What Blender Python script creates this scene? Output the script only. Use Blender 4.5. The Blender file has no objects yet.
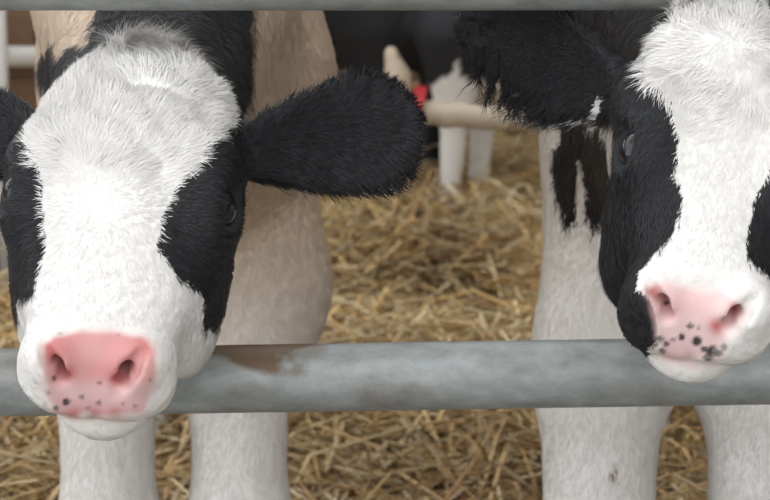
import bpy, math
import numpy as np
from mathutils import Vector

# ------------------------------------------------------------------ camera
CAM_LOC = np.array([0.0, -1.6, 0.866])
PITCH = math.radians(12.3)
FPX = 2400.0
W, H = 770, 500
FWD = np.array([0, math.cos(PITCH), -math.sin(PITCH)])
UP = np.array([0, math.sin(PITCH), math.cos(PITCH)])
RIGHT = np.array([1.0, 0, 0])

sc = bpy.context.scene
col = sc.collection
cam_d = bpy.data.cameras.new('camera')
cam = bpy.data.objects.new('camera', cam_d)
col.objects.link(cam)
cam.location = CAM_LOC
cam.rotation_euler = (math.pi / 2 - PITCH, 0, 0)
cam_d.sensor_width = 36
cam_d.lens = 36 * FPX / W
cam_d.clip_start = 0.05
cam_d.dof.use_dof = True
cam_d.dof.focus_distance = 1.52
cam_d.dof.aperture_fstop = 18
sc.camera = cam

# ------------------------------------------------------------------ world, light, exposure
world = bpy.data.worlds.new('overcast_sky')
sc.world = world
world.use_nodes = True
bg = world.node_tree.nodes['Background']
bg.inputs['Color'].default_value = (0.96, 0.98, 1.0, 1)
bg.inputs['Strength'].default_value = 1.0
sc.view_settings.view_transform = 'Standard'
sc.view_settings.look = 'None'
sc.view_settings.gamma = 1.0
sc.view_settings.use_curve_mapping = False
sc.view_settings.exposure = 1.06


def at(px, py, Y):
    """world point seen at photo pixel px,py that stands at world depth Y"""
    d = FWD + (px - W / 2) / FPX * RIGHT + (H / 2 - py) / FPX * UP
    return CAM_LOC + d * ((Y - CAM_LOC[1]) / d[1])


def on_floor(px, py, z=0.0):
    d = FWD + (px - W / 2) / FPX * RIGHT + (H / 2 - py) / FPX * UP
    return CAM_LOC + d * ((z - CAM_LOC[2]) / d[2])


def to_px(P):
    v = np.asarray(P, dtype=np.float64) - CAM_LOC
    dz = v @ FWD
    return np.stack([W / 2 + FPX * (v @ RIGHT) / dz, H / 2 - FPX * (v @ UP) / dz], -1)


# ------------------------------------------------------------------ numpy noise
def _hash(i, j, k, seed):
    h = (i * 374761393 + j * 668265263 + k * 2147483647 + seed * 974634777) & 0xffffffff
    h = ((h ^ (h >> 13)) * 1274126177) & 0xffffffff
    return ((h ^ (h >> 16)) & 0xffff) / 32767.5 - 1.0


def noise(P, scale, seed=0):
    q = np.asarray(P, dtype=np.float64) * scale + 1000.0
    i = np.floor(q).astype(np.int64)
    f = q - i
    f = f * f * (3 - 2 * f)
    r = 0
    for a in (0, 1):
        for b in (0, 1):
            for c in (0, 1):
                w = ((f[..., 0] if a else 1 - f[..., 0]) * (f[..., 1] if b else 1 - f[..., 1])
                     * (f[..., 2] if c else 1 - f[..., 2]))
                r = r + w * _hash(i[..., 0] + a, i[..., 1] + b, i[..., 2] + c, seed)
    return r


def smoothstep(a, b, x):
    t = np.clip((x - a) / (b - a), 0, 1)
    return t * t * (3 - 2 * t)


def in_poly(pts, poly):
    x, y = pts[:, 0], pts[:, 1]
    c = np.zeros(len(pts), bool)
    n = len(poly)
    for i in range(n):
        x0, y0 = poly[i]
        x1, y1 = poly[i - 1]
        if y0 == y1:
            continue
        m = ((y0 > y) != (y1 > y)) & (x < (x1 - x0) * (y - y0) / (y1 - y0) + x0)
        c ^= m
    return c


# ------------------------------------------------------------------ materials
def mat(name):
    m = bpy.data.materials.new(name)
    m.use_nodes = True
    nt = m.node_tree
    return m, nt, nt.nodes['Principled BSDF']


def coat_material(name, rough=0.75, sheen=0.0):
    m, nt, b = mat(name)
    a = nt.nodes.new('ShaderNodeAttribute')
    a.attribute_name = 'coat'
    nt.links.new(a.outputs['Color'], b.inputs['Base Color'])
    w = nt.nodes.new('ShaderNodeAttribute')
    w.attribute_name = 'wet'
    mr = nt.nodes.new('ShaderNodeMapRange')
    mr.inputs['To Min'].default_value = rough
    mr.inputs['To Max'].default_value = 0.38
    nt.links.new(w.outputs['Fac'], mr.inputs['Value'])
    nt.links.new(mr.outputs['Result'], b.inputs['Roughness'])
    n = nt.nodes.new('ShaderNodeTexNoise')
    n.inputs['Scale'].default_value = 420
    n.inputs['Detail'].default_value = 2
    bp = nt.nodes.new('ShaderNodeBump')
    bp.inputs['Strength'].default_value = 0.12
    bp.inputs['Distance'].default_value = 0.002
    nt.links.new(n.outputs['Fac'], bp.inputs['Height'])
    nt.links.new(bp.outputs['Normal'], b.inputs['Normal'])
    b.inputs['Specular IOR Level'].default_value = 0.35
    return m


def attr_material(name, attr, rough):
    m, nt, b = mat(name)
    a = nt.nodes.new('ShaderNodeAttribute')
    a.attribute_name = attr
    nt.links.new(a.outputs['Color'], b.inputs['Base Color'])
    b.inputs['Roughness'].default_value = rough
    b.inputs['Specular IOR Level'].default_value = 0.3
    return m


def noise_material(name, c0, c1, scale, rough=0.8, stretch=(1, 1, 1), metallic=0.0, bump=0.2, spec=0.3):
    m, nt, b = mat(name)
    tc = nt.nodes.new('ShaderNodeTexCoord')
    mp = nt.nodes.new('ShaderNodeMapping')
    mp.inputs['Scale'].default_value = stretch
    n = nt.nodes.new('ShaderNodeTexNoise')
    n.inputs['Scale'].default_value = scale
    n.inputs['Detail'].default_value = 6
    n.inputs['Roughness'].default_value = 0.65
    r = nt.nodes.new('ShaderNodeValToRGB')
    r.color_ramp.elements[0].position = 0.3
    r.color_ramp.elements[1].position = 0.72
    r.color_ramp.elements[0].color = (*c0, 1)
    r.color_ramp.elements[1].color = (*c1, 1)
    nt.links.new(tc.outputs['Object'], mp.inputs['Vector'])
    nt.links.new(mp.outputs['Vector'], n.inputs['Vector'])
    nt.links.new(n.outputs['Fac'], r.inputs['Fac'])
    nt.links.new(r.outputs['Color'], b.inputs['Base Color'])
    bp = nt.nodes.new('ShaderNodeBump')
    bp.inputs['Strength'].default_value = bump
    bp.inputs['Distance'].default_value = 0.004
    nt.links.new(n.outputs['Fac'], bp.inputs['Height'])
    nt.links.new(bp.outputs['Normal'], b.inputs['Normal'])
    b.inputs['Roughness'].default_value = rough
    b.inputs['Metallic'].default_value = metallic
    b.inputs['Specular IOR Level'].default_value = spec
    return m


def galvanised():
    m = noise_material('galvanised_steel', (0.195, 0.207, 0.202), (0.35, 0.368, 0.36), 70, rough=0.5,
                       stretch=(0.6, 1, 1), metallic=0.25, bump=0.12, spec=0.45)
    nt = m.node_tree
    b = nt.nodes['Principled BSDF']
    base = b.inputs['Base Color'].links[0].from_socket
    # mud that has dried on the metal
    n = nt.nodes.new('ShaderNodeTexNoise')
    n.inputs['Scale'].default_value = 34
    n.inputs['Detail'].default_value = 5
    nt.links.new(nt.nodes['Texture Coordinate'].outputs['Object'], n.inputs['Vector'])
    a = nt.nodes.new('ShaderNodeAttribute')
    a.attribute_name = 'mud'
    mul = nt.nodes.new('ShaderNodeMath')
    mul.operation = 'MULTIPLY_ADD'
    mul.inputs[1].default_value = 2.4
    mul.inputs[2].default_value = -0.55
    nt.links.new(n.outputs['Fac'], mul.inputs[0])
    m2 = nt.nodes.new('ShaderNodeMath')
    m2.operation = 'MULTIPLY'
    m2.use_clamp = True
    nt.links.new(mul.outputs[0], m2.inputs[0])
    nt.links.new(a.outputs['Fac'], m2.inputs[1])
    mx = nt.nodes.new('ShaderNodeMix')
    mx.data_type = 'RGBA'
    mx.inputs['B'].default_value = (0.13, 0.085, 0.05, 1)
    nt.links.new(base, mx.inputs['A'])
    nt.links.new(m2.outputs[0], mx.inputs['Factor'])
    nt.links.new(mx.outputs['Result'], b.inputs['Base Color'])
    return m


M_COAT = coat_material('calf_coat')
M_FUR = attr_material('calf_fur', 'coat', 0.5)
M_STRAW = attr_material('straw', 'straw', 0.6)
M_STEEL = galvanised()
M_WOOD = noise_material('weathered_wood', (0.34, 0.27, 0.20), (0.55, 0.47, 0.37), 9, stretch=(0.12, 1, 1))
M_BARK = noise_material('pale_post_wood', (0.36, 0.28, 0.19), (0.62, 0.53, 0.42), 14, stretch=(1, 1, 0.2))
M_PLANK = noise_material('brown_plank', (0.10, 0.055, 0.03), (0.22, 0.13, 0.08), 7, stretch=(0.1, 1, 1))
M_PALE = noise_material('whitewashed_rail', (0.50, 0.49, 0.46), (0.72, 0.70, 0.66), 12, stretch=(0.2, 1, 1))
M_RED, _, _b = mat('red_twine')
_b.inputs['Base Color'].default_value = (0.42, 0.025, 0.03, 1)
_b.inputs['Roughness'].default_value = 0.5
M_CONC = noise_material('concrete', (0.22, 0.21, 0.19), (0.34, 0.32, 0.29), 5, rough=0.9)
M_SHEET = noise_material('shade_roof_sheet', (0.42, 0.43, 0.43), (0.52, 0.53, 0.53), 2, rough=0.7)
M_EYE, _, _b = mat('dark_wet_eye')
_b.inputs['Base Color'].default_value = (0.012, 0.011, 0.014, 1)
_b.inputs['Roughness'].default_value = 0.05
_b.inputs['Specular IOR Level'].default_value = 0.5
M_HOOF = noise_material('hoof_horn', (0.05, 0.04, 0.03), (0.16, 0.13, 0.10), 20, rough=0.6)


# ------------------------------------------------------------------ mesh helpers
def new_mesh(name, V, F, m, parent=None, smooth=True):
    me = bpy.data.meshes.new(name)
    me.from_pydata([tuple(v) for v in V], [], [tuple(f) for f in F])
    me.materials.append(m)
    if smooth:
        me.polygons.foreach_set('use_smooth', [True] * len(me.polygons))
    me.update()
    o = bpy.data.objects.new(name, me)
    col.objects.link(o)
    o.parent = parent
    return o


def fast_mesh(name, V, F, m, parent=None, smooth=True):
    """V (n,3), F (k,3) or (k,4) numpy"""
    me = bpy.data.meshes.new(name)
    k = F.shape[1]
    me.vertices.add(len(V))
    me.vertices.foreach_set('co', np.asarray(V, np.float32).ravel())
    me.loops.add(F.size)
    me.loops.foreach_set('vertex_index', F.astype(np.int32).ravel())
    me.polygons.add(len(F))
    me.polygons.foreach_set('loop_start', np.arange(0, F.size, k, dtype=np.int32))
    me.materials.append(m)
    me.update(calc_edges=True)
    me.validate()
    if smooth:
        me.polygons.foreach_set('use_smooth', np.ones(len(me.polygons), bool))
    o = bpy.data.objects.new(name, me)
    col.objects.link(o)
    o.parent = parent
    return o


def set_color(o, name, C):
    a = o.data.attributes.new(name, 'FLOAT_COLOR', 'POINT')
    D = np.ones((len(C), 4), np.float32)
    D[:, :3] = C
    a.data.foreach_set('color', D.ravel())


def set_float(o, name, C):
    a = o.data.attributes.new(name, 'FLOAT', 'POINT')
    a.data.foreach_set('value', np.asarray(C, np.float32))


def tag(o, label=None, cat=None, group=None, kind=None):
    if label: o['label'] = label
    if cat: o['category'] = cat
    if group: o['group'] = group
    if kind: o['kind'] = kind
    return o


def empty(name, loc=(0, 0, 0)):
    o = bpy.data.objects.new(name, None)
    o.location = loc
    o.empty_display_size = 0.1
    col.objects.link(o)
    return o


def box_vf(x0, x1, y0, y1, z0, z1, b=0.0):
    """box with bevelled long edges"""
    if b <= 0:
        V = [(x, y, z) for x in (x0, x1) for y in (y0, y1) for z in (z0, z1)]
        F = [(0, 1, 3, 2), (4, 6, 7, 5), (0, 4, 5, 1), (2, 3, 7, 6), (0, 2, 6, 4), (1, 5, 7, 3)]
        return V, F
    prof = [(y0 + b, z0), (y1 - b, z0), (y1, z0 + b), (y1, z1 - b), (y1 - b, z1), (y0 + b, z1), (y0, z1 - b), (y0, z0 + b)]
    V = [(x0, y, z) for y, z in prof] + [(x1, y, z) for y, z in prof]
    F = [(i, (i + 1) % 8, 8 + (i + 1) % 8, 8 + i) for i in range(8)]
    F += [tuple(range(7, -1, -1)), tuple(range(8, 16))]
    return V, F


def tube_vf(pts, rad, n=24, cap=True):
    pts = [np.array(p, float) for p in pts]
    V, F = [], []
    rad = rad if hasattr(rad, '__len__') else [rad] * len(pts)
    prev = None
    for i, p in enumerate(pts):
        t = pts[min(i + 1, len(pts) - 1)] - pts[max(i - 1, 0)]
        t /= np.linalg.norm(t)
        if prev is None:
            a = np.array([0, 0, 1.0]) if abs(t[2]) < 0.9 else np.array([1.0, 0, 0])
            u = np.cross(t, a)
        else:
            u = prev - t * (prev @ t)
        u /= np.linalg.norm(u)
        prev = u
        v = np.cross(t, u)
        for k in range(n):
            a = 2 * math.pi * k / n
            V.append(p + rad[i] * (math.cos(a) * u + math.sin(a) * v))
    for i in range(len(pts) - 1):
        for k in range(n):
            F.append((i * n + k, i * n + (k + 1) % n, (i + 1) * n + (k + 1) % n, (i + 1) * n + k))
    if cap:
        F.append(tuple(range(n - 1, -1, -1)))
        F.append(tuple(range((len(pts) - 1) * n, len(pts) * n)))
    return V, F


def struct(o):
    o['kind'] = 'structure'
    return o


# ------------------------------------------------------------------ the setting
V, F = box_vf(-3.2, 3.2, -4.0, 4.6, -0.25, -0.05)
struct(new_mesh('floor', V, F, M_CONC, smooth=False))
wall_back = empty('wall_back', (0, 4.4, -0.05))
struct(wall_back)
for i in range(16):
    V, F = box_vf(-3.1, 3.1, 0, 0.035, i * 0.2, i * 0.2 + 0.192, 0.004)
    new_mesh('plank', V, F, M_PLANK, wall_back, smooth=False)
V, F = box_vf(-3.1, 3.1, 0.035, 0.09, 0, 3.25)
new_mesh('backing_board', V, F, M_PLANK, wall_back, smooth=False)
V, F = box_vf(1.9, 2.0, -3.2, 4.6, -0.05, 3.2)
struct(new_mesh('sky_block_wall', V, F, M_CONC, smooth=False))  # unseen wall, run forward to block sky light from the right
V, F = box_vf(-3.2, -3.1, 0.4, 4.6, -0.05, 1.0)
struct(new_mesh('wall_left', V, F, M_CONC, smooth=False))
# unseen roof sheets added to shade the heads, open gap lights the straw
shade_ceiling = struct(empty('shade_ceiling', (0, 0, 3.2)))
for y0, y1 in ((-0.4, 0.35), (3.3, 4.7)):
    V, F = box_vf(-3.3, 3.3, y0, y1, 0, 0.05)
    new_mesh('shade_roof_sheet', V, F, M_SHEET, shade_ceiling, smooth=False)

# ------------------------------------------------------------------ gate
gate = empty('farm_gate', (0, 0, -0.05))
tag(gate, 'grey galvanised tube gate that two calves push their heads through', 'gate')
GX0, GX1 = -0.75, 0.75
R_BAR = 0.0235
c0 = at(0, 382.5, 0.0)
c1 = at(770, 370.5, 0.0)
slope = (c1[2] - c0[2]) / (c1[0] - c0[0])
zl = lambda x: c0[2] + slope * (x - c0[0])
t0 = at(0, 11, -0.0)[2] + R_BAR * 1.02


def rail(name, za, zb, r, mud=False):
    n = 121
    pts = [(GX0 + (GX1 - GX0) * i / (n - 1), 0, za + (zb - za) * i / (n - 1) + 0.05) for i in range(n)]
    V, F = tube_vf(pts, r, 48)
    o = new_mesh(name, V, F, M_STEEL, gate)
    P = np.array(V) + np.array([0, 0, -0.05])
    w = np.zeros(len(P))
    if mud:
        q = to_px(P)
        front = P[:, 1] < 0.012
        u = smoothstep(190, 215, q[:, 0]) * (1 - smoothstep(300, 325, q[:, 0]))
        hgt = 352 + 22 * smoothstep(200, 290, q[:, 0]) * (1 - smoothstep(292, 318, q[:, 0]))
        v = 1 - smoothstep(hgt - 3, hgt + 8, q[:, 1])
        w = front * u * v * 2.6
        w += 0.35 * smoothstep(0.1, 0.6, noise(P * np.array([0.6, 1, 1]), 38, 3)) * front
    else:
        w = 0.3 * smoothstep(0.2, 0.7, noise(P * np.array([0.6, 1, 1]), 38, 4))
    set_float(o, 'mud', w)
    return o


rail('rail', zl(GX0), zl(GX1), R_BAR, True)
rail('rail', t0, t0 + 0.0, R_BAR)
rail('rail', 0.15, 0.15, R_BAR)
rail('rail', t0 + 0.25, t0 + 0.25, R_BAR)
for x in (GX0, GX1):
    V, F = tube_vf([(x, 0, 0.0), (x, 0, t0 + 0.33)], 0.028, 32)
    new_mesh('upright', V, F, M_STEEL, gate)

# ------------------------------------------------------------------ straw
rng = np.random.default_rng(7)


PART_Y = 2.2
PART_X = at(34, 60, PART_Y)[0]


def straw_h(x, y):
    P = np.stack([x, y, np.zeros_like(x)], -1)
    h = 0.028 * noise(P, 2.6, 1) + 0.018 * noise(P, 7, 2) + 0.008 * noise(P, 18, 5)
    d = on_floor(462, 290)
    h -= 0.06 * np.exp(-(((x - d[0]) / 0.11) ** 2 + ((y - d[1]) / 0.14) ** 2))
    return h


def build_straw():
    nx, ny = 150, 220
    gx = np.linspace(-1.6, 1.6, nx)
    gy = np.linspace(0.06, 4.30, ny)
    X, Y = np.meshgrid(gx, gy, indexing='ij')
    Z = straw_h(X.ravel(), Y.ravel()) - 0.012
    V0 = np.stack([X.ravel(), Y.ravel(), Z], -1)
    idx = np.arange(nx * ny).reshape(nx, ny)
    F0 = np.stack([idx[:-1, :-1], idx[1:, :-1], idx[1:, 1:], idx[:-1, 1:]], -1).reshape(-1, 4)
    cc = V0[F0].mean(1)
    F0 = F0[~((cc[:, 0] < PART_X + 0.03) & (cc[:, 1] > 2.1))]
    C0 = np.array([0.14, 0.085, 0.038]) * (1 + 0.3 * noise(V0, 60, 3))[:, None]
    N = 78000
    # strands: dense where the pen lies open to view, looser beyond
    y = np.where(rng.random(N) < 0.55, rng.uniform(0.7, 2.3, N), rng.uniform(0.2, 4.3, N))
    half = np.clip(0.20 * (y + 1.6) + 0.12, 0.3, 1.5)
    x = np.where(rng.random(N) < 0.88, rng.uniform(-1, 1, N) * half, rng.uniform(-1.55, 1.55, N))
    L = np.clip(rng.lognormal(math.log(0.085), 0.5, N), 0.03, 0.26)
    r = rng.uniform(0.0014, 0.0036, N)
    ang = rng.uniform(0, 2 * math.pi, N)
    el = rng.normal(0, 0.22, N)
    d = np.stack([np.cos(ang) * np.cos(el), np.sin(ang) * np.cos(el), np.sin(el)], -1)
    side = np.stack([-np.sin(ang), np.cos(ang), np.zeros(N)], -1)
    upv = np.cross(d, side)
    upv *= np.sign(upv[:, 2:3])
    blocked = (x < PART_X + 0.10) & (y > 2.0)
    y = np.where(blocked, rng.uniform(0.4, 1.9, N), np.minimum(y, 4.22))
    base = np.stack([x, y, straw_h(x, y) + rng.exponential(0.010, N) - 0.004], -1)
    bend = rng.normal(0, 0.10, N) * L
    bend2 = rng.normal(-0.05, 0.09, N) * L
    ts = np.array([-0.5, 0.05, 0.5])
    rings = []
    for t, wgt in zip(ts, (0, 1, 0)):
        c = base + d * (t * L)[:, None] + side * (bend * wgt)[:, None] + upv * (bend2 * wgt * -1)[:, None]
        for k in range(3):
            a = 2 * math.pi * k / 3 + 0.5
            flat = 0.6
            rings.append(c + side * (r * math.cos(a))[:, None] + upv * (r * flat * math.sin(a))[:, None])
    Vs = np.stack(rings, 1).reshape(-1, 3)
    b = np.arange(N)[:, None] * 9
    quads = []
    for s in (0, 1):
        for k in range(3):
            quads.append(np.concatenate([b + s * 3 + k, b + s * 3 + (k + 1) % 3, b + s * 3 + 3 + (k + 1) % 3, b + s * 3 + 3 + k], 1))
    Fs = np.stack(quads, 1).reshape(-1, 4) + len(V0)
    # straw colour: golden to bleached, with wet brown spots and painted shade near the calves
    u = rng.random(N)[:, None]
    gold = np.array([0.79, 0.535, 0.225])
    pale = np.array([0.93, 0.785, 0.51])
    brown = np.array([0.30, 0.17, 0.075])
    C = gold + (pale - gold) * np.clip(u * 1.7 - 0.4, 0, 1)
    mixb = np.clip(rng.random(N) * 1.5 - 1.0, 0, 1)
    P2 = np.stack([x, y, 0 * x], -1)
    damp_shade = smoothstep(0.0, 0.6, noise(P2, 3.1, 11)) * 0.45
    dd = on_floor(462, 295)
    damp_shade += 1.8 * np.exp(-(((x - dd[0]) / 0.075) ** 2 + ((y - dd[1]) / 0.20) ** 2))
    damp_shade += 0.55 * (1 - smoothstep(1.15, 1.75, y))  # shade near the calves, painted as browner straw
    mb = np.clip(mixb + damp_shade * rng.random(N), 0, 1)[:, None]
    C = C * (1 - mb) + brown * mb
    C *= rng.uniform(0.62, 1.18, N)[:, None]
    Vall = np.concatenate([V0, Vs])
    o = fast_mesh('straw_bedding', Vall, np.concatenate([F0, Fs]), M_STRAW, None, True)
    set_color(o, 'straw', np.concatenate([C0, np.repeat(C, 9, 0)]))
    tag(o, 'loose golden straw bedding covering the floor of the pen', 'straw', kind='stuff')


build_straw()


# ------------------------------------------------------------------ implicit surfaces
class Field:
    def __init__(self, gx, gy, gz):
        self.g = [np.asarray(a, np.float32) for a in (gx, gy, gz)]
        self.F = np.full([len(a) for a in self.g], 0.5, np.float32)

    def op(self, fn, lo, hi, k=0.01, mode='add'):
        sl = []
        for a, l, h in zip(self.g, lo, hi):
            i0 = max(np.searchsorted(a, l) - 1, 0)
            i1 = min(np.searchsorted(a, h) + 1, len(a))
            sl.append(slice(i0, i1))
        if any(s.stop - s.start < 2 for s in sl):
            return
        X, Y, Z = np.meshgrid(*[a[s] for a, s in zip(self.g, sl)], indexing='ij', copy=False)
        d = fn(X, Y, Z).astype(np.float32)
        A = self.F[tuple(sl)]
        if mode == 'add':
            h = np.maximum(k - np.abs(A - d), 0) / k
            self.F[tuple(sl)] = np.minimum(A, d) - h * h * k * 0.25
        else:
            h = np.maximum(k - np.abs(A + d), 0) / k
            self.F[tuple(sl)] = np.maximum(A, -d) + h * h * k * 0.25

    def capsule(self, a, b, ra, rb, k=0.02, mode='add', squash=None):
        a = np.array(a, float); b = np.array(b, float)
        m = max(ra, rb) + k + 0.02
        if squash is not None:
            m *= 1.0 / min(squash)
        ba = b - a
        bb = float(ba @ ba) + 1e-12

        def fn(X, Y, Z):
            t = np.clip(((X - a[0]) * ba[0] + (Y - a[1]) * ba[1] + (Z - a[2]) * ba[2]) / bb, 0, 1)
            dx, dy, dz = X - a[0] - t * ba[0], Y - a[1] - t * ba[1], Z - a[2] - t * ba[2]
            if squash is not None:
                dx, dy, dz = dx * squash[0], dy * squash[1], dz * squash[2]
            return np.sqrt(dx * dx + dy * dy + dz * dz) - (ra + (rb - ra) * t)
        self.op(fn, np.minimum(a, b) - m, np.maximum(a, b) + m, k, mode)

    def ellipsoid(self, c, r, B=None, k=0.01, mode='add'):
        c = np.array(c, float)
        B = np.eye(3) if B is None else B      # rows = axes
        m = max(r) + k + 0.01

        def fn(X, Y, Z):
            dx, dy, dz = X - c[0], Y - c[1], Z - c[2]
            q = [B[i][0] * dx + B[i][1] * dy + B[i][2] * dz for i in range(3)]
            k0 = np.sqrt(sum((q[i] / r[i]) ** 2 for i in range(3)))
            k1 = np.sqrt(sum((q[i] / r[i] ** 2) ** 2 for i in range(3))) + 1e-6
            return k0 * (k0 - 1) / k1
        self.op(fn, c - m, c + m, k, mode)

    def mesh(self, relax=2):
        F = self.F
        s = F < 0
        nx, ny, nz = F.shape
        cnt = np.zeros((nx - 1, ny - 1, nz - 1), np.int8)
        for a in (0, 1):
            for b in (0, 1):
                for c in (0, 1):
                    cnt += s[a:nx - 1 + a, b:ny - 1 + b, c:nz - 1 + c]
        act = (cnt > 0) & (cnt < 8)
        I, J, K = np.nonzero(act)
        vid = np.full(act.shape, -1, np.int64)
        vid[I, J, K] = np.arange(len(I))
        acc = np.zeros((len(I), 3)); n = np.zeros(len(I))
        gx, gy, gz = self.g
        corners = [(a, b, c) for a in (0, 1) for b in (0, 1) for c in (0, 1)]
        for p in corners:
            for ax in range(3):
                if p[ax]:
                    continue
                q = list(p); q[ax] = 1
                f0 = F[I + p[0], J + p[1], K + p[2]]; f1 = F[I + q[0], J + q[1], K + q[2]]
                m = (f0 < 0) != (f1 < 0)
                t = np.where(m, f0 / np.where(m, f0 - f1, 1), 0)
                x = gx[I + p[0]] + t * (gx[I + q[0]] - gx[I + p[0]])
                y = gy[J + p[1]] + t * (gy[J + q[1]] - gy[J + p[1]])
                z = gz[K + p[2]] + t * (gz[K + q[2]] - gz[K + p[2]])
                acc += np.stack([x, y, z], -1) * m[:, None]
                n += m
        V = acc / n[:, None]
        faces = []
        for ax in range(3):
            s0 = [slice(0, d) for d in F.shape]; s1 = list(s0)
            s0[ax] = slice(0, F.shape[ax] - 1); s1[ax] = slice(1, F.shape[ax])
            ch = s[tuple(s0)] != s[tuple(s1)]
            i, j, k = np.nonzero(ch)
            o1, o2 = [a for a in range(3) if a != ax]
            ijk = np.stack([i, j, k], -1)
            ok = (ijk[:, o1] > 0) & (ijk[:, o2] > 0) & (ijk[:, o1] < F.shape[o1] - 1) & (ijk[:, o2] < F.shape[o2] - 1)
            ijk = ijk[ok]
            inside = s[tuple(ijk.T)]

            def cell(d1, d2):
                q = ijk.copy(); q[:, o1] -= d1; q[:, o2] -= d2
                return vid[tuple(q.T)]
            Q = np.stack([cell(1, 1), cell(0, 1), cell(0, 0), cell(1, 0)], -1)
            flip = inside if ax != 1 else ~inside
            Q = np.where(flip[:, None], Q, Q[:, ::-1])
            faces.append(Q)
        Fq = np.concatenate(faces)
        Fq = Fq[(Fq >= 0).all(1)]
        for _ in range(relax):
            S = np.zeros_like(V); c = np.zeros(len(V))
            for a in range(4):
                b = (a + 1) % 4
                np.add.at(S, Fq[:, a], V[Fq[:, b]]); np.add.at(c, Fq[:, a], 1)
                np.add.at(S, Fq[:, b], V[Fq[:, a]]); np.add.at(c, Fq[:, b], 1)
            V = V * 0.5 + 0.5 * S / np.maximum(c, 1)[:, None]
        # keep the connected body only
        lab = np.arange(len(V))
        for _ in range(400):
            m = lab[Fq].min(1)
            old = lab.copy()
            for a in range(4):
                np.minimum.at(lab, Fq[:, a], m)
            lab = lab[lab]
            if (old == lab).all():
                break
        main = np.bincount(lab).argmax()
        keep = lab == main
        remap = np.cumsum(keep) - 1
        Fq = remap[Fq[keep[Fq[:, 0]]]]
        return V[keep], Fq


def normals_of(V, Q):
    n = np.cross(V[Q[:, 2]] - V[Q[:, 0]], V[Q[:, 3]] - V[Q[:, 1]])
    N = np.zeros_like(V)
    for a in range(4):
        np.add.at(N, Q[:, a], n)
    return N / (np.linalg.norm(N, axis=1, keepdims=True) + 1e-12)


def axis_lines(lo, hi, zones, coarse):
    """graded coordinates: zones = [(a, b, step)] finest wins"""
    out = [lo]
    while out[-1] < hi:
        x = out[-1]
        st = coarse
        for a, b, s in zones:
            gap = max(a - x, x - b, 0)
            st = min(st, s + 0.25 * gap)
        out.append(x + st)
    return np.array(out)


def rot(axis, a):
    axis = np.array(axis, float); axis /= np.linalg.norm(axis)
    K = np.array([[0, -axis[2], axis[1]], [axis[2], 0, -axis[0]], [-axis[1], axis[0], 0]])
    return np.eye(3) + math.sin(a) * K + (1 - math.cos(a)) * K @ K


HEAD_TAB = np.array([
    # L (poll to nose), half width, front, back
    (-0.036, 0.006, -0.060, -0.068),
    (-0.026, 0.026, -0.036, -0.085),
    (-0.008, 0.047, -0.016, -0.105),
    (0.020, 0.062, -0.002, -0.115),
    (0.050, 0.071, 0.004, -0.125),
    (0.090, 0.075, 0.005, -0.130),
    (0.125, 0.0735, 0.002, -0.132),
    (0.150, 0.066, -0.002, -0.124),
    (0.172, 0.058, -0.004, -0.106),
    (0.193, 0.0515, -0.004, -0.090),
    (0.211, 0.0505, -0.006, -0.081),
    (0.225, 0.0500, -0.014, -0.077),
    (0.236, 0.044, -0.026, -0.073),
    (0.243, 0.030, -0.038, -0.068),
    (0.247, 0.006, -0.050, -0.056)])


def dense_table(tab, sig=0.006):
    L = np.arange(tab[0, 0], tab[-1, 0], 0.0005)
    out = [L]
    w = np.exp(-0.5 * (np.arange(-40, 41) * 0.0005 / sig) ** 2); w /= w.sum()
    for c in range(1, tab.shape[1]):
        v = np.interp(L, tab[:, 0], tab[:, c])
        v = np.convolve(np.pad(v, 40, mode='reflect', reflect_type='odd'), w, 'valid')
        out.append(v)
    return np.array(out)


class Head:
    """skull frame: x to the viewer's right, l from poll to nose, d out of the forehead"""
    def __init__(self, eye_px, Y, phi, roll, yaw, s, wmul=1.0, muz=1.0):
        L = np.array([0, -math.sin(phi), -math.cos(phi)])
        D = np.array([0, -math.cos(phi), math.sin(phi)])
        X = np.array([1.0, 0, 0])
        R = rot(FWD, roll) @ rot((0, 0, 1), yaw)
        self.X, self.L, self.D = R @ X, R @ L, R @ D
        self.s = s
        self.o = at(*eye_px, Y) - self.L * 0.125 * s
        tab = HEAD_TAB.copy()
        tab[:, 1] *= wmul * (1 + (muz - 1) * smoothstep(0.15, 0.21, tab[:, 0]))
        self.tab = dense_table(tab)
        self.B = np.stack([self.X, self.L, self.D])

    def w(self, x, l, d):
        return self.o + self.s * (x * self.X + l * self.L + d * self.D)

    def loc(self, P):
        return (np.asarray(P) - self.o) @ self.B.T / self.s

    def loft(self, X, Y, Z):
        q = [(self.B[i][0] * (X - self.o[0]) + self.B[i][1] * (Y - self.o[1]) + self.B[i][2] * (Z - self.o[2])) / self.s
             for i in range(3)]
        x, l, d = q
        t = self.tab
        lc = np.clip(l, t[0][0], t[0][-1])
        hw = np.interp(lc, t[0], t[1]); df = np.interp(lc, t[0], t[2]); db = np.interp(lc, t[0], t[3])
        hw = np.maximum(hw, 0.004); c = (df * 0.62 + db * 0.38)
        hf = np.maximum(df - c, 0.004); hb = np.maximum(c - db, 0.004)
        dd = d - c
        hd = np.where(dd > 0, hf, hb)
        # jaw narrows towards the throat
        hw2 = hw * (1 - 0.22 * np.clip(-dd / hb, 0, 1) ** 2)
        n = 2.35
        q0 = ((np.abs(x) / hw2) ** n + (np.abs(dd) / hd) ** n) ** (1 / n)
        f = (q0 - 1) * np.minimum(hw2, hd)
        over = np.abs(l - lc)
        return (np.maximum(f, 0) + over * 0.9 + np.minimum(f, 0) * (over == 0)) * self.s


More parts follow.
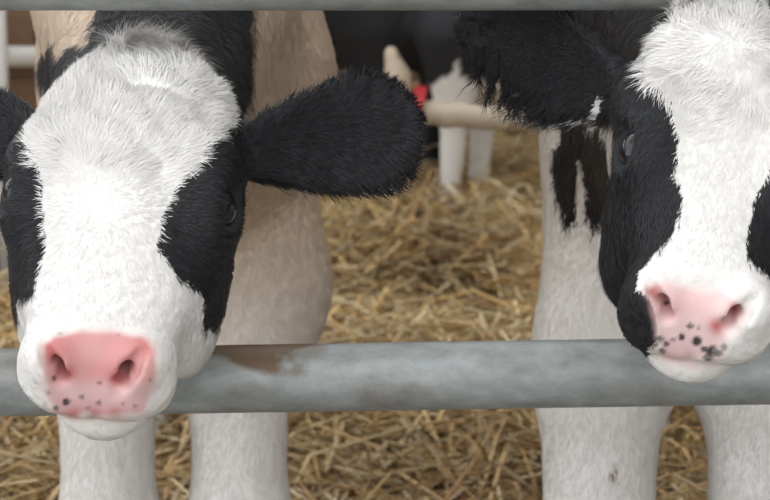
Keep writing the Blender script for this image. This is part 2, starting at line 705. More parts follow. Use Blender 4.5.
class Ear:
    def __init__(self, base, axis, normal, length, width, cup=9.0, droop=0.0):
        self.a = np.array(axis, float); self.a /= np.linalg.norm(self.a)
        n = np.array(normal, float); n -= self.a * (n @ self.a)
        self.c = n / np.linalg.norm(n)
        self.b = np.cross(self.c, self.a)
        if self.b[2] < 0:
            self.b = -self.b                 # b points up
        self.o = np.array(base, float)
        self.len, self.wid, self.cup, self.droop = length, width, cup, droop
        t = np.array([0, 0.12, 0.3, 0.5, 0.68, 0.82, 0.92, 0.98, 1.0])
        w = np.array([0.34, 0.44, 0.66, 0.88, 1.0, 0.94, 0.72, 0.38, 0.05]) * width * 0.5
        self.t, self.wt = t, w

    def loc(self, P):
        q = np.asarray(P) - self.o
        a = q @ self.a
        return a / self.len, q @ self.b + self.droop * (a / self.len) ** 2, q @ self.c

    def half(self, a):
        return np.interp(a, self.t, self.wt)

    def fn(self, X, Y, Z):
        q = [X - self.o[0], Y - self.o[1], Z - self.o[2]]
        a = (q[0] * self.a[0] + q[1] * self.a[1] + q[2] * self.a[2]) / self.len
        b = q[0] * self.b[0] + q[1] * self.b[1] + q[2] * self.b[2] + self.droop * a * a
        c = q[0] * self.c[0] + q[1] * self.c[1] + q[2] * self.c[2]
        w = np.interp(np.clip(a, 0, 1), self.t, self.wt)
        th = np.interp(np.clip(a, 0, 1), [0, 0.3, 1], [0.013, 0.0065, 0.004])
        c = c - self.cup * b * b * np.clip(1.15 - a, 0.2, 1) + 0.010 * np.sin(np.clip(a, 0, 1) * 3.1)
        k0 = np.sqrt((b / w) ** 2 + (c / th) ** 2)
        k1 = np.sqrt((b / w ** 2) ** 2 + (c / th ** 2) ** 2) + 1e-6
        f = k0 * (k0 - 1) / k1
        return np.maximum(f, np.maximum(a - 1, -a - 0.1) * self.len)

    def add(self, fld, k=0.012):
        m = self.len + 0.03
        tip = self.o + self.a * self.len
        lo = np.minimum(self.o, tip) - self.wid; hi = np.maximum(self.o, tip) + self.wid
        fld.op(self.fn, lo, hi, k)


WHITE = np.array([0.77, 0.75, 0.725])
BLACK = np.array([0.0135, 0.0135, 0.0155])
PINK = np.array([0.70, 0.36, 0.345])


def fur_blades(name, P, N, D, length, width, C, parent, lift=0.35, curve=0.6, seed=1):
    """P roots, N normals, D growth direction (tangent), tapering two-segment blades"""
    r = np.random.default_rng(seed)
    n = len(P)
    side = np.cross(N, D)
    side /= np.linalg.norm(side, axis=1, keepdims=True) + 1e-9
    l = length[:, None]
    lift = lift[:, None] * r.uniform(0.5, 1.5, (n, 1))
    root = P - N * 0.0008
    mid = P + D * l * 0.5 + N * l * lift * 0.6
    tip = P + D * l + N * l * lift * (1 - curve) + side * l * r.normal(0, 0.16, (n, 1))
    w = width[:, None] * 0.5
    V = np.stack([root - side * w, root + side * w, mid - side * w * 0.8, mid + side * w * 0.8, tip], 1).reshape(-1, 3)
    b = np.arange(n)[:, None] * 5
    T = np.concatenate([b + np.array([[0, 3, 1]]), b + np.array([[0, 2, 3]]), b + np.array([[2, 4, 3]])], 1).reshape(-1, 3)
    o = fast_mesh(name, V, T, M_FUR, parent, True)
    set_color(o, 'coat', np.repeat(C, 5, 0))
    nn = np.stack([N, N, N + 0.15 * D, N + 0.15 * D, N + 0.3 * D], 1).reshape(-1, 3)
    nn /= np.linalg.norm(nn, axis=1, keepdims=True)
    o.data.normals_split_custom_set_from_vertices(nn.astype(np.float32))
    return o


def sample_surface(V, Q, N, weight, n, seed):
    r = np.random.default_rng(seed)
    T = np.concatenate([Q[:, [0, 1, 2]], Q[:, [0, 2, 3]]])
    ar = 0.5 * np.linalg.norm(np.cross(V[T[:, 1]] - V[T[:, 0]], V[T[:, 2]] - V[T[:, 0]]), axis=1)
    p = ar * weight[T].mean(1)
    cs = np.cumsum(p)
    f = np.searchsorted(cs, r.random(n) * cs[-1])
    f = np.clip(f, 0, len(T) - 1)
    u, v = r.random(n), r.random(n)
    m = u + v > 1
    u[m], v[m] = 1 - u[m], 1 - v[m]
    wts = np.stack([1 - u - v, u, v], 1)
    Pp = (V[T[f]] * wts[:, :, None]).sum(1)
    Nn = (N[T[f]] * wts[:, :, None]).sum(1)
    Nn /= np.linalg.norm(Nn, axis=1, keepdims=True) + 1e-9
    return Pp, Nn


def eyeball(parent, head, x, l, d, r, tilt=0.0):
    n, m = 24, 16
    V, F = [], []
    c = head.w(x, l, d)
    for i in range(m + 1):
        th = math.pi * i / m
        for j in range(n):
            ph = 2 * math.pi * j / n
            V.append(c + r * np.array([math.sin(th) * math.cos(ph), math.sin(th) * math.sin(ph), math.cos(th)]))
    for i in range(m):
        for j in range(n):
            F.append((i * n + j, (i + 1) * n + j, (i + 1) * n + (j + 1) % n, i * n + (j + 1) % n))
    return new_mesh('eye', V, F, M_EYE, parent)


def build_calf(name, label, cfg):
    hd = Head(cfg['eye_px'], cfg['Y'], cfg['phi'], cfg['roll'], cfg['yaw'], cfg['s'], cfg['wmul'], cfg['muz'])
    s = hd.s
    mz = hd.w(0, 0.235, -0.045)
    hc = hd.w(0, 0.08, -0.06)
    bx, by, bz = cfg['body']            # chest centre
    hw = cfg['hw']
    gx = axis_lines(min(bx - 0.42, cfg['ear_x'][0] - 0.02), max(bx + 0.42, cfg['ear_x'][1] + 0.02),
                    [(hc[0] - 0.10, hc[0] + 0.10, 0.003), (mz[0] - 0.055, mz[0] + 0.055, 0.0017),
                     (cfg['ear_x'][0], cfg['ear_x'][1], 0.0032)], 0.011)
    gy = axis_lines(mz[1] - 0.09, by + 1.12, [(mz[1] - 0.07, mz[1] + 0.05, 0.0019), (mz[1], hc[1] + 0.13, 0.003)], 0.013)
    gz = axis_lines(-0.05, 0.90, [(mz[2] - 0.075, mz[2] + 0.055, 0.0018), (mz[2] - 0.05, hc[2] + 0.12, 0.003)], 0.012)
    f = Field(gx, gy, gz)
    # trunk, turned a little outwards behind the shoulders
    g_ = bx / (by + 1.6) * 1.08
    bX = lambda dy: bx + g_ * dy
    f.capsule((bX(0.10), by + 0.10, bz), (bX(0.78), by + 0.78, bz + 0.02), hw * 0.86, hw * 0.98, 0.05, squash=(1, 1, 0.72))
    f.capsule((bx, by, bz - 0.06), (bX(0.2), by + 0.2, bz - 0.02), hw * 0.80, hw * 0.9, 0.06, squash=(0.9, 1, 0.85))
    f.ellipsoid((bX(0.84), by + 0.84, bz + 0.04), (hw * 0.95, 0.17, 0.17), k=0.06)
    f.capsule((bX(0.16), by + 0.16, bz + 0.17), (bX(0.8), by + 0.8, bz + 0.18), 0.045, 0.05, 0.06)
    # fore legs
    for sx, lx, ly, lr in cfg['legs']:
        f.capsule((bx + sx * hw * 0.40, by + 0.08, bz - 0.05), (lx, ly, 0.34), 0.070, lr * 1.12, 0.05)
        f.ellipsoid((lx + cfg['elbow'][0 if sx < 0 else 1], ly + 0.03, 0.388), (0.060, 0.07, 0.088), k=0.025)
        f.capsule((lx, ly, 0.36), (lx, ly - 0.005, 0.20), lr * 1.10, lr * 0.98, 0.03)
        f.ellipsoid((lx, ly - 0.008, 0.185), (lr * 1.0, lr * 1.0, 0.045), k=0.02)
        f.capsule((lx, ly, 0.18), (lx, ly + 0.005, 0.03), lr * 0.82, lr * 0.62, 0.02)
        f.capsule((lx, ly, 0.03), (lx, ly - 0.012, -0.005), lr * 0.8, lr * 0.95, 0.02)
    # hind legs
    for sx in (-1, 1):
        lx = bX(0.82) + sx * hw * 0.50
        f.capsule((lx, by + 0.82, bz - 0.04), (lx, by + 0.76, 0.36), 0.10, 0.065, 0.05)
        f.capsule((lx, by + 0.76, 0.36), (lx, by + 0.90, 0.24), 0.060, 0.038, 0.03)
        f.capsule((lx, by + 0.90, 0.24), (lx, by + 0.86, 0.02), 0.034, 0.028, 0.02)
        f.capsule((lx, by + 0.86, 0.03), (lx, by + 0.845, -0.005), 0.032, 0.04, 0.02)
    f.capsule((bX(0.99), by + 0.99, bz + 0.14), (bX(1.03), by + 1.03, 0.25), 0.022, 0.014, 0.03)
    # neck
    f.capsule(np.array(cfg['neck_end']) + np.array([0, -0.02, 0.0]), (bX(0.34), by + 0.34, bz + 0.10), hw * 0.78, hw * 0.80, 0.07)
    f.capsule((bX(0.0), by, bz + 0.12), (bX(0.3), by + 0.3, bz + 0.16), 0.05, 0.05, 0.08)
    n0 = hd.w(0, 0.045, -0.098)
    n1 = np.array(cfg['neck_end'])
    f.capsule(n0, n1, 0.054 * s, hw * 0.80, 0.05)
    n2 = hd.w(0, 0.10, -0.105)
    f.capsule(n2, (bx, by + 0.02, bz - 0.04), 0.045 * s, hw * 0.8, 0.05)
    # head
    c = hd.w(0, 0.115, -0.06)
    f.op(hd.loft, c - 0.2, c + 0.2, 0.022)
    for sx in (-1, 1):
        f.ellipsoid(hd.w(sx * (cfg['eye'][0] - 0.0045), cfg['eye'][1] - 0.001, cfg['eye'][2] - 0.004), (0.022 * s, 0.030 * s, 0.026 * s), hd.B, 0.014)
        f.ellipsoid(hd.w(sx * 0.050, 0.080, -0.014), (0.022 * s, 0.018 * s, 0.020 * s), hd.B, 0.02)
        f.ellipsoid(hd.w(sx * 0.044, 0.150, -0.085), (0.024 * s, 0.045 * s, 0.040 * s), hd.B, 0.02)
        # flews and nostril wings
        f.ellipsoid(hd.w(sx * 0.0275 * cfg['muz'], 0.221, -0.046), (0.022 * s, 0.023 * s, 0.031 * s), hd.B, 0.014)
        f.ellipsoid(hd.w(sx * 0.030 * cfg['muz'], 0.222, -0.020), (0.016 * s, 0.016 * s, 0.015 * s), hd.B, 0.01)
    # lower jaw, under the lip
    f.capsule(hd.w(0, 0.155, -0.092), hd.w(0, 0.222, -0.084), 0.034 * s, 0.022 * s, 0.006, squash=None)
    f.ellipsoid(hd.w(0, 0.222, -0.082), (0.033 * s, 0.021 * s, 0.018 * s), hd.B, 0.010)
    # ears
    ears = [Ear(**e) for e in cfg['ears']]
    for e in ears:
        e.add(f)
    # nostrils
    for sx in (-1, 1):
        m = cfg['muz']
        pts = [(0.0150 * m, 0.243, -0.031), (0.0195 * m, 0.239, -0.022), (0.0265 * m, 0.232, -0.0115), (0.0335 * m, 0.221, -0.006)]
        rr = [0.0032, 0.0052, 0.0056, 0.0032]
        for (a, ra), (b, rb) in zip(list(zip(pts, rr))[:-1], list(zip(pts, rr))[1:]):
            f.capsule(hd.w(sx * a[0], a[1], a[2]), hd.w(sx * b[0], b[1], b[2]), ra * s, rb * s, 0.004, 'sub')
        f.capsule(hd.w(sx * 0.0200 * m, 0.238, -0.022), hd.w(sx * 0.017 * m, 0.205, -0.032), 0.0050 * s, 0.004 * s, 0.003, 'sub')
        f.capsule(hd.w(sx * 0.0245 * m, 0.234, -0.014), hd.w(sx * 0.019 * m, 0.205, -0.026), 0.0048 * s, 0.004 * s, 0.003, 'sub')
    # groove of the upper lip
    f.capsule(hd.w(0, 0.252, -0.032), hd.w(0, 0.249, -0.064), 0.0055 * s, 0.0055 * s, 0.006, 'sub')
    # eye openings
    for sx in (-1, 1):
        ax = hd.B @ np.eye(3)
        f.ellipsoid(hd.w(sx * (cfg['eye'][0] + 0.0145), cfg['eye'][1], cfg['eye'][2] + 0.006), (0.010 * s, 0.0165 * s, 0.0115 * s), hd.B, 0.005, 'sub')
    V, Q = f.mesh(2)
    N = normals_of(V, Q)

    # ---- what each vertex belongs to
    def classify(P):
        loc = hd.loc(P)
        earid = np.full(len(P), -1)
        for i, e in enumerate(ears):
            a, b, c_ = e.loc(P)
            g = e.fn(P[:, 0], P[:, 1], P[:, 2])
            earid[(a > 0.10) & (a < 1.2) & (g < 0.006)] = i
        hf = hd.loft(P[:, 0], P[:, 1], P[:, 2])
        ishead = (hf < 0.012 * s) & (loc[:, 2] > -0.16)
        ishead |= (hf < 0.03) & (loc[:, 2] > -0.075)
        lowj = (loc[:, 1] > 0.16) & (np.abs(loc[:, 0]) < 0.08) & (loc[:, 2] > -0.14)
        ishead |= lowj
        return loc, earid, ishead

    def coat(P, jitter=0.0, seed=0):
        loc, earid, ishead = classify(P)
        px = to_px(P)
        pn = px + 3.0 * np.stack([noise(P, 130, 21), noise(P, 130, 22)], -1) + 5.0 * np.stack([noise(P, 45, 23), noise(P, 45, 24)], -1)
        if jitter:
            pn = pn + np.random.default_rng(seed).normal(0, jitter, pn.shape)
        black = np.zeros(len(P), bool)
        fr = ishead & (loc[:, 2] > -0.115)
        for poly in cfg['black_head']:
            black |= fr & in_poly(pn, poly)
        for poly in cfg['white_head']:
            black &= ~(fr & in_poly(pn, poly))
        body = ~ishead & (earid < 0)
        hind = ishead & ~fr
        for poly in cfg['black_body']:
            black |= (body | hind) & in_poly(pn, poly) & (P[:, 1] < by + 0.1)
        # large black patches over the flanks, behind the shoulder
        flank = body & (P[:, 1] > by + 0.24) & (noise(P, 2.2, cfg['seed']) > -0.25) & (P[:, 2] > 0.32)
        black |= flank
        black |= earid >= 0
        for poly in cfg.get('white_ear', []):
            black &= ~in_poly(pn, poly)
        for poly in cfg.get('white_body', []):
            black &= ~(in_poly(pn, poly) & (P[:, 1] < 0.10))
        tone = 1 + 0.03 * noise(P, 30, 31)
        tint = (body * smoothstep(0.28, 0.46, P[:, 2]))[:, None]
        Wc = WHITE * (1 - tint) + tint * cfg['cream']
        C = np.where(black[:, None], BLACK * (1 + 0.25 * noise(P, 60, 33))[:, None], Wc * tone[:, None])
        for (x, y, r_) in cfg.get('dirt', []):
            C[np.hypot(px[:, 0] - x, px[:, 1] - y) < r_] = (0.22, 0.14, 0.07)
        return C, loc, earid, ishead, px, black

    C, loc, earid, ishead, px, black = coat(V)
    # bare skin of the nose
    facing = ((CAM_LOC - V) * N).sum(1) > -0.9
    front = ishead & (loc[:, 1] > 0.19) & (loc[:, 2] > -0.09)
    dpoly = np.full(len(V), 1e9)
    pad = cfg['pad']
    inside = in_poly(px, pad)
    for i in range(len(pad)):
        a = np.array(pad[i], float); b = np.array(pad[i - 1], float)
        ba = b - a
        t = np.clip(((px - a) @ ba) / (ba @ ba), 0, 1)
        dpoly = np.minimum(dpoly, np.linalg.norm(px - a - t[:, None] * ba, axis=1))
    sd = np.where(inside, -dpoly, dpoly)
    padw = front * (1 - smoothstep(-6, 5, sd + 5 * noise(V, 90, 40)))
    vein = 0.5 + 0.5 * noise(V, 150, 41)
    deep = smoothstep(0.1, 0.9, 0.5 + 0.5 * noise(V, 55, 43))[:, None]
    skin = cfg['pink'] * (1 + 0.06 * (vein[:, None] - 0.5)) * (1 - deep * np.array([0.05, 0.24, 0.20]))
    lowl = smoothstep(*cfg['pale_y'], px[:, 1])[:, None] * 0.6
    skin = skin * (1 - lowl) + np.array([0.72, 0.52, 0.53]) * lowl
    for (x, y, r) in cfg['flush']:
        g = np.exp(-(((px[:, 0] - x) ** 2 + (px[:, 1] - y) ** 2) / r ** 2))[:, None]
        skin = skin * (1 - g) + np.array([0.52, 0.16, 0.15]) * g
    for (x, y, r, k) in cfg['spots']:
        g = 1 - smoothstep(0.55, 1.15, np.hypot(px[:, 0] - x, px[:, 1] - y) / r + 0.15 * noise(V, 260, 44))
        skin = skin * (1 - k * g[:, None]) + BLACK * k * g[:, None]
    C = C * (1 - padw[:, None]) + skin * padw[:, None]
    for (x, y, r, k) in cfg['spots']:
        g = front * (padw < 0.7) * k * (1 - smoothstep(0.55, 1.15, np.hypot(px[:, 0] - x, px[:, 1] - y) / r + 0.15 * noise(V, 260, 44)))
        C = C * (1 - g[:, None]) + BLACK * g[:, None]
    # a warm rim where thin hair lets the skin show
    halo = front * (1 - padw) * (1 - smoothstep(2, 16, sd)) * (~black)
    C = C * (1 - 0.35 * halo[:, None]) + 0.35 * halo[:, None] * np.array([0.80, 0.62, 0.58])
    # dark horn of the feet
    hoofw = (V[:, 2] < 0.012)[:, None]
    C = np.where(hoofw, np.array([0.07, 0.055, 0.04]), C)

    # ---- curled relief of the forehead hair
    whorl = np.array(cfg['whorl3']) if 'whorl3' in cfg else None
    wp = None
    dpx = np.hypot(px[:, 0] - cfg['whorl'][0], px[:, 1] - cfg['whorl'][1])
    cand = ishead & (N @ -FWD > 0.3)
    wp = V[np.where(cand)[0][np.argmin(dpx[cand])]]
    curl = ishead * (1 - smoothstep(0.085, 0.125, loc[:, 1])) * smoothstep(-0.07, -0.03, loc[:, 2]) * (~black)
    ripple = np.sin(26 * noise(V, 16, 51) / 4 + 90 * np.linalg.norm(V - wp, axis=1)) * 0.6 + noise(V, 90, 52)
    V = V + N * (curl * 0.0021 * ripple)[:, None]
    V = V + N * ((1 - padw) * 0.0004 * noise(V, 220, 53))[:, None]
    N = normals_of(V, Q)

    body_o = fast_mesh(name, V, Q, M_COAT, None, True)
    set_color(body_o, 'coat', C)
    set_float(body_o, 'wet', np.clip(padw, 0, 1))
    tag(body_o, label, 'calf', 'calves in the straw pen')

    # ---- eyes
    for sx in (-1, 1):
        eyeball(body_o, hd, sx * cfg['eye'][0], cfg['eye'][1], cfg['eye'][2], 0.0155 * s)

    # ---- fur
    view = ((CAM_LOC + np.array([0, -0.4, 0]) - V) * N).sum(1) > -0.35
    near = V[:, 1] < by + 0.30
    wgt = np.zeros(len(V))
    wgt[near & view] = 0.35
    wgt[near & view & ishead] = 1.0
    wgt[(earid >= 0)] = 1.3
    wgt[curl > 0.3] = 1.5
    edge = np.zeros(len(V), bool)
    wgt *= (1 - np.clip(padw * 1.5, 0, 1)) * (1 - front * (sd < 4))
    nose = smoothstep(0.19, 0.215, loc[:, 1]) * ishead
    wgt *= 1 - 0.35 * nose
    wgt[V[:, 2] < 0.06] = 0
    tuftv = ishead & in_poly(px, cfg['tuft']) & (loc[:, 2] > -0.10)
    wgt[tuftv] = 2.2
    # no hair on the eyeball rims
    for sx in (-1, 1):
        wgt[np.linalg.norm(V - hd.w(sx * (cfg['eye'][0] + 0.009), cfg['eye'][1], cfg['eye'][2] + 0.003), axis=1) < 0.0165 * s] = 0
    P, Nn = sample_surface(V, Q, N, wgt, cfg['hairs'], cfg['seed'])
    Ch, lo, ei, ih, pxx, bl = coat(P, 1.2, cfg['seed'])
    n = len(P)
    r = np.random.default_rng(cfg['seed'] + 5)
    # growth direction
    g = np.tile(np.array([0.0, 0.25, -1.0]), (n, 1))
    rad = P - wp
    g[ih] = rad[ih] / (np.linalg.norm(rad[ih], axis=1, keepdims=True) + 1e-6)
    low = ih & (lo[:, 1] > 0.17)
    g[low] = 0.5 * g[low] + 0.5 * hd.L
    L = np.where(ih, 0.0075, 0.012)
    fore = ih & (lo[:, 1] < 0.10) & (lo[:, 2] > -0.07)
    L = np.where(fore & ~bl, 0.013 + 0.006 * smoothstep(0.05, 0.0, lo[:, 1]), L)
    L = np.where(ih & (lo[:, 1] < 0.0), 0.020, L)
    L = np.where(ih & (lo[:, 1] > 0.20), 0.0045, L)
    lift = np.full(n, 0.30)
    lift[fore] = 0.24
    sleek = np.where(ih, smoothstep(0.05, 0.21, lo[:, 1]), 0.75) * (~bl)
    lift *= 1 - 0.62 * sleek
    L *= 1 - 0.25 * sleek
    tf = ih & in_poly(pxx, cfg['tuft']) & (lo[:, 2] > -0.10) & ~bl
    L[tf] = 0.026 * smoothstep(0.03, -0.02, lo[tf, 1]) + 0.010
    g[tf] = -hd.L * 1.0 + hd.X * (lo[tf, 0] * 9)[:, None] + hd.D * 0.2
    for i, e in enumerate(ears):
        m = ei == i
        a, b, c_ = e.loc(P[m])
        hwid = e.half(np.clip(a, 0, 1))
        t = np.clip(b / hwid, -1.2, 1.2)
        out = np.abs(t)
        g[m] = e.a * (1 - 0.3 * out[:, None]) + e.b * (t * 1.0)[:, None] + np.array([0, 0, -0.25])
        L[m] = 0.009 + 0.012 * smoothstep(0.75, 1.0, out) * np.where(t < 0, cfg['fringe'], 0.25)
    g = g + np.where(sleek > 0.3, 0.07, 0.13)[:, None] * r.normal(0, 1, (n, 3))
    k = 34
    swirl = np.stack([noise(P, k, 61), noise(P, k, 62), noise(P, k, 63)], -1)
    g = g + swirl * np.where(fore, 0.9, 0.35)[:, None]
    g = g - Nn * (g * Nn).sum(1, keepdims=True)
    g /= np.linalg.norm(g, axis=1, keepdims=True) + 1e-6
    L = L * r.uniform(0.7, 1.2, n) * s
    L *= np.where(ih, 0.25 + 0.75 * smoothstep(0.0, 0.03, np.linalg.norm(rad, axis=1)), 1)
    Wd = np.where(ih, 0.0006, 0.0008) * r.uniform(0.7, 1.3, n)
    Ch = Ch * np.where(bl, r.uniform(0.5, 2.3, n), r.uniform(0.94, 1.04, n))[:, None]
    Ch = np.clip(Ch, 0, 0.9)
    fur = fur_blades('coat_fur', P, Nn, g, L, Wd, Ch, body_o, lift=lift * 0.8, seed=cfg['seed'] + 9)
    fur['kind'] = 'stuff'
    return body_o, hd


# ------------------------------------------------------------------ the calf on the left
R = math.radians
hl = Head((113, 210), -0.10, R(42), R(4), R(-2), 1.0)
left = dict(
    eye_px=(113, 210), Y=-0.10, phi=R(42), roll=R(4), yaw=R(-2), s=1.0, wmul=1.0, muz=0.93,
    body=(-0.172, 0.44, 0.60), hw=0.122, neck_end=(-0.18, 0.36, 0.66),
    legs=[(-1, -0.243, 0.42, 0.041), (1, -0.128, 0.43, 0.042)],
    ear_x=(-0.42, 0.035),
    ears=[dict(base=hl.w(0.055, 0.045, -0.060), axis=(1.0, 0.30, 0.16), normal=(0.05, -1, 0.05), length=0.145, width=0.080, droop=0.004),
          dict(base=hl.w(-0.055, 0.045, -0.060), axis=(-1.0, 0.65, 0.10), normal=(-0.05, -1, 0.05), length=0.15, width=0.08, droop=0.004)],
    black_head=[[(-120, 30), (-10, 80), (8, 108), (22, 118), (25, 140), (36, 165), (40, 205), (47, 247), (38, 290), (20, 303), (14, 332), (0, 330), (-120, 320)],
                [(212, 40), (222, 80), (232, 105), (226, 132), (208, 140), (196, 163), (173, 190), (160, 215), (158, 250), (176, 276), (198, 292), (206, 312), (209, 334), (225, 330), (330, 230), (330, 40)]],
    white_head=[], white_body=[[(98, 70), (105, 40), (125, 20), (150, 10), (172, 22), (190, 45), (200, 75)]],
    tuft=[(108, 62), (118, 36), (150, 28), (178, 38), (186, 62)],
    black_body=[[(34, 70), (44, 52), (52, 40), (58, 58), (68, 44), (84, 46), (96, 12), (250, -60), (256, 60), (250, 105), (235, 130), (200, 150), (60, 150)],
                [(150, -60), (205, -10), (238, 40), (256, 70), (250, 110), (180, 130), (130, 40)]],
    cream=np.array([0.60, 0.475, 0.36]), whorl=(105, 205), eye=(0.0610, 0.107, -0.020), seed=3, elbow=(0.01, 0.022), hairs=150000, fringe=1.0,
    pad=[(42, 345), (52, 334), (80, 331), (115, 331), (142, 336), (155, 350), (156, 372), (149, 395), (143, 416), (95, 418), (54, 417), (44, 390)],
    pale_y=(372, 392), pink=np.array([0.60, 0.325, 0.305]),
    flush=[(147, 345, 12), (50, 350, 12), (118, 378, 9), (68, 372, 9), (95, 416, 8), (75, 416, 8), (115, 416, 8)],
    spots=[(54, 378, 3.4, .7), (66, 402, 4.2, .9), (56, 408, 3.4, .7), (82, 397, 3.0, .55), (100, 383, 3.0, .6), (99, 403, 3.0, .6), (48, 393, 2.6, .4),
           (60, 333, 2.6, .4), (118, 334, 2.4, .4), (123, 404, 2.6, .35), (88, 408, 2.4, .35), (135, 406, 2.6, .4), (150, 380, 2.5, .35)])
build_calf('calf', 'left calf with broad white forehead and pink nose, black ear held out sideways', left)

# ------------------------------------------------------------------ the calf on the right
hr = Head((718, 157), -0.156, R(42), R(7), R(-5), 0.94)
right = dict(
    eye_px=(718, 157), Y=-0.156, phi=R(42), roll=R(7), yaw=R(-5), s=0.94, wmul=0.88, muz=1.0,
    body=(0.258, 0.36, 0.58), hw=0.118, neck_end=(0.262, 0.28, 0.64),
    legs=[(-1, 0.180, 0.33, 0.047), (1, 0.320, 0.34, 0.047)],
    ear_x=(0.02, 0.45),
    ears=[dict(base=hr.w(-0.055, 0.045, -0.060), axis=(-1.0, 1.6, 0.25), normal=(-0.8, -0.6, -0.15), length=0.215, width=0.10, droop=0.0),
          dict(base=hr.w(0.055, 0.045, -0.060), axis=(1.0, 0.75, 0.15), normal=(0.3, -1, -0.1), length=0.17, width=0.09)],
    black_head=[[(540, -40), (672, -40), (668, 0), (655, 30), (640, 52), (644, 80), (668, 105), (677, 140), (675, 168), (684, 200), (681, 222), (662, 245), (640, 266), (636, 288), (648, 298), (655, 325), (649, 350), (640, 362), (600, 362), (540, 300)],
                [(900, 100), (775, 160), (757, 195), (748, 235), (752, 262), (768, 278), (900, 290)]],
    white_head=[], white_ear=[[(604, 92), (596, 95), (583, 128), (588, 132), (600, 118)]],
    black_body=[[(540, -40), (700, -40), (700, 100), (600, 130), (606, 155), (613, 200), (607, 235), (600, 222), (594, 235), (585, 205), (582, 165), (574, 160), (576, 215), (566, 232), (556, 195), (553, 150), (560, 130), (520, 100)]],
    cream=np.array([0.79, 0.745, 0.69]), whorl=(738, 45), eye=(0.0485, 0.119, -0.016), seed=8, elbow=(0.022, -0.01), hairs=150000, fringe=1.8, dirt=[(608, 471, 3), (614, 475, 2.5), (619, 478, 2.5)], tuft=[(672, 40), (672, -30), (800, -30), (800, 14), (720, 16)],
    pad=[(643, 290), (652, 283), (680, 286), (715, 292), (738, 300), (742, 312), (728, 335), (716, 361), (690, 364), (664, 358), (657, 330), (650, 300)],
    pale_y=(310, 330), pink=np.array([0.80, 0.59, 0.57]),
    flush=[(738, 306, 8), (652, 292, 8), (716, 326, 8)],
    spots=[(666, 303, 3, .8), (690, 326, 3.5, .75), (682, 337, 4, .9), (697, 341, 5.5, .95), (654, 345, 4.5, .95), (660, 339, 4, .95), (666, 344, 3.5, .9), (662, 351, 4, .9), (712, 351, 7, .97), (719, 353, 4.5, .95), (704, 349, 4, .8), (724, 347, 4, .85), (699, 328, 2.6, .5), (708, 357, 5, .9), (673, 340, 2.5, .5)])
build_calf('calf', 'calf at the right edge with narrow white blaze and black-spotted pink nose', right)


# ------------------------------------------------------------------ the calf standing at the back
def build_back_calf():
    lf = {}
    legs = [(336, 232, 0), (381, 208, 0), (449, 216, 1), (478, 201, 1), (431, 178, 0)]
    P = [on_floor(x, y) for x, y, _ in legs]
    f = Field(axis_lines(-0.30, 0.48, [], 0.009), axis_lines(2.2, 3.5, [], 0.012), axis_lines(-0.05, 0.75, [], 0.010))
    Yc = np.mean([p[1] for p in P])
    A = at(352, 40, Yc + 0.06); B = at(468, 40, Yc + 0.10)
    f.capsule((A[0], A[1], 0.42), (B[0] + 0.02, B[1], 0.43), 0.15, 0.145, 0.05, squash=(1, 1, 0.85))
    f.capsule((A[0] - 0.02, A[1], 0.52), (B[0] + 0.06, B[1], 0.54), 0.08, 0.08, 0.06)
    f.ellipsoid((B[0], B[1] - 0.10, 0.30), (0.10, 0.09, 0.11), k=0.05)
    for p, (_, _, fr) in zip(P, legs):
        top = np.array([p[0] - 0.01 * (1 - fr), p[1] + 0.0, 0.33])
        f.capsule(top, (p[0] + 0.010, p[1], 0.20), 0.066, 0.034, 0.03)
        f.capsule((p[0] + 0.010, p[1], 0.21), (p[0], p[1], 0.02), 0.030, 0.0185, 0.02)
        f.capsule((p[0], p[1], 0.02), (p[0], p[1] - 0.01, -0.02), 0.024, 0.030, 0.02)
    # neck and head, turned away towards the far right
    f.capsule((B[0] + 0.06, B[1], 0.50), (B[0] + 0.20, B[1] + 0.10, 0.60), 0.10, 0.07, 0.05)
    f.capsule((B[0] + 0.20, B[1] + 0.10, 0.62), (B[0] + 0.30, B[1] + 0.12, 0.52), 0.07, 0.042, 0.03)
    V, Q = f.mesh(2)
    px = to_px(V)
    pn = px + 4 * np.stack([noise(V, 40, 71), noise(V, 40, 72)], -1)
    white = in_poly(pn, [(424, 92), (440, 78), (452, 76), (456, 58), (462, 76), (490, 84), (545, 80), (548, 130), (500, 120), (494, 215), (425, 215), (436, 150), (440, 120)]) & (V[:, 2] < 0.40)
    foot = (V[:, 2] < 0.13) & (np.abs(px[:, 0] - 451) > 0)
    white |= foot & (px[:, 1] > 150)
    white &= ~((V[:, 1] > P[4][1] - 0.05) & (V[:, 2] < 0.3))
    C = np.where(white[:, None], WHITE, BLACK * 1.2)
    C = np.where((V[:, 2] < 0.0)[:, None], np.array([0.07, 0.055, 0.04]), C)
    o = fast_mesh('calf', V, Q, M_COAT, None, True)
    set_color(o, 'coat', C)
    set_float(o, 'wet', np.zeros(len(V)))
    tag(o, 'black calf with white lower legs standing at the back behind a wooden rail', 'calf', 'calves in the straw pen')
    return o


build_back_calf()


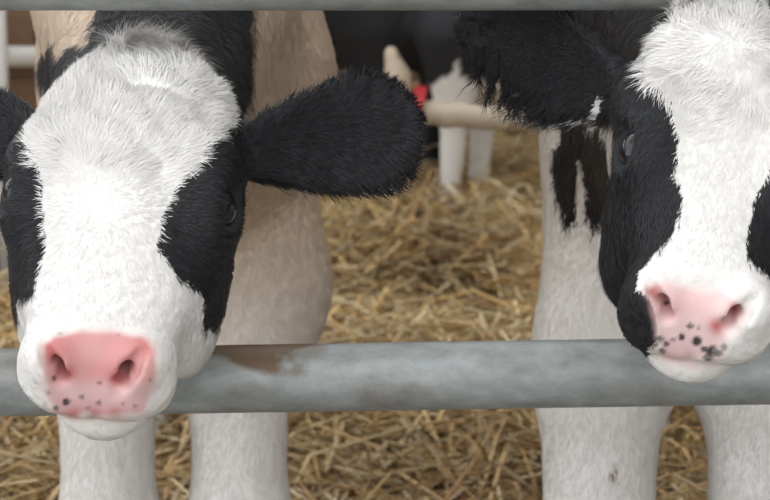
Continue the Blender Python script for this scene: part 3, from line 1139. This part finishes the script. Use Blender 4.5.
# ------------------------------------------------------------------ wooden rail behind the heads, tied to a post
def build_fence():
    Yr = 2.33
    root = empty('rail_fence', at(400, 115, Yr) * np.array([1, 1, 0]))
    o0 = np.array(root.location)
    tag(root, 'round pale wooden rail tied with red twine in front of the standing calf', 'fence')
    a = at(262, 104, Yr); b = at(640, 126, Yr)
    n = 34
    r2 = np.random.default_rng(4)
    pts = [a + (b - a) * i / (n - 1) + np.array([0, 0, 0.0015]) * r2.normal() for i in range(n)]
    V, F = tube_vf([p - o0 for p in pts], list(0.0205 + 0.0008 * r2.normal(size=n)), 20)
    new_mesh('rail', V, F, M_WOOD, root)
    for px_ in (268, 632):
        c = at(px_, 115, Yr + 0.052)
        zs = [-0.05, 0.08, 0.18, 0.30, 0.38, 0.40]
        rr = [0.034, 0.033, 0.032, 0.031, 0.030, 0.024]
        V, F = tube_vf([np.array([c[0], c[1], z]) - o0 for z in zs], rr, 22)
        new_mesh('post', V, F, M_BARK, root)
    # broken upright tied to the middle of the rail
    c = at(397, 115, Yr + 0.046)
    zt = at(392, 47, Yr + 0.046)[2]
    zs = [c[2] - 0.045, c[2], zt - 0.075, zt - 0.045, zt - 0.028, zt - 0.016, zt - 0.005, zt]
    rr = [0.024, 0.025, 0.025, 0.023, 0.016, 0.012, 0.010, 0.005]
    dx = [0, 0.001, 0, 0.0, -0.005, -0.009, -0.010, -0.010]
    V, F = tube_vf([np.array([c[0] + d, c[1], z]) - o0 for z, d in zip(zs, dx)], rr, 22)
    new_mesh('upright_stub', V, F, M_BARK, root)
    # red baler twine wound round rail and post
    c = at(413, 112, Yr)
    V, F = [], []
    for k in range(4):
        pts = []
        for i in range(25):
            t = 2 * math.pi * i / 24
            pts.append(np.array([c[0] - 0.006 + k * 0.005 + 0.012 * math.sin(t), c[1] + 0.020 + 0.052 * math.cos(t), c[2] + 0.003 + 0.034 * math.sin(t)]) - o0)
        v, f = tube_vf(pts, 0.0035, 6, False)
        F += [tuple(i + len(V) for i in q) for q in f]
        V += v
    tw = new_mesh('twine_lashing', V, F, M_RED, root)
    tw['label'] = 'red baler twine'


build_fence()


# ------------------------------------------------------------------ plank partition seen past the left calf
def build_partition():
    Yp = PART_Y
    x0, x1 = -1.5, PART_X
    root = empty('plank_partition', (x1, Yp, -0.05))
    tag(root, 'brown plank partition with a pale rail behind the left calf', 'partition')
    zs = 0.0
    for i in range(7):
        V, F = box_vf(x0 - x1, 0, 0, 0.03, i * 0.125, i * 0.125 + 0.118, 0.004)
        new_mesh('plank', V, F, M_PLANK, root, smooth=False)
    zr = at(12, 57, Yp - 0.04)[2] + 0.05
    V, F = tube_vf([(x0 - x1, -0.035, zr), (0.02, -0.035, zr)], 0.017, 16)
    new_mesh('rail', V, F, M_PALE, root)
    for px_ in (7,):
        xx = at(px_, 85, Yp)[0] - x1
        V, F = tube_vf([(xx, -0.06, 0.0), (xx, -0.06, zr + 0.3)], 0.012, 14)
        new_mesh('upright', V, F, M_PALE, root)


build_partition()
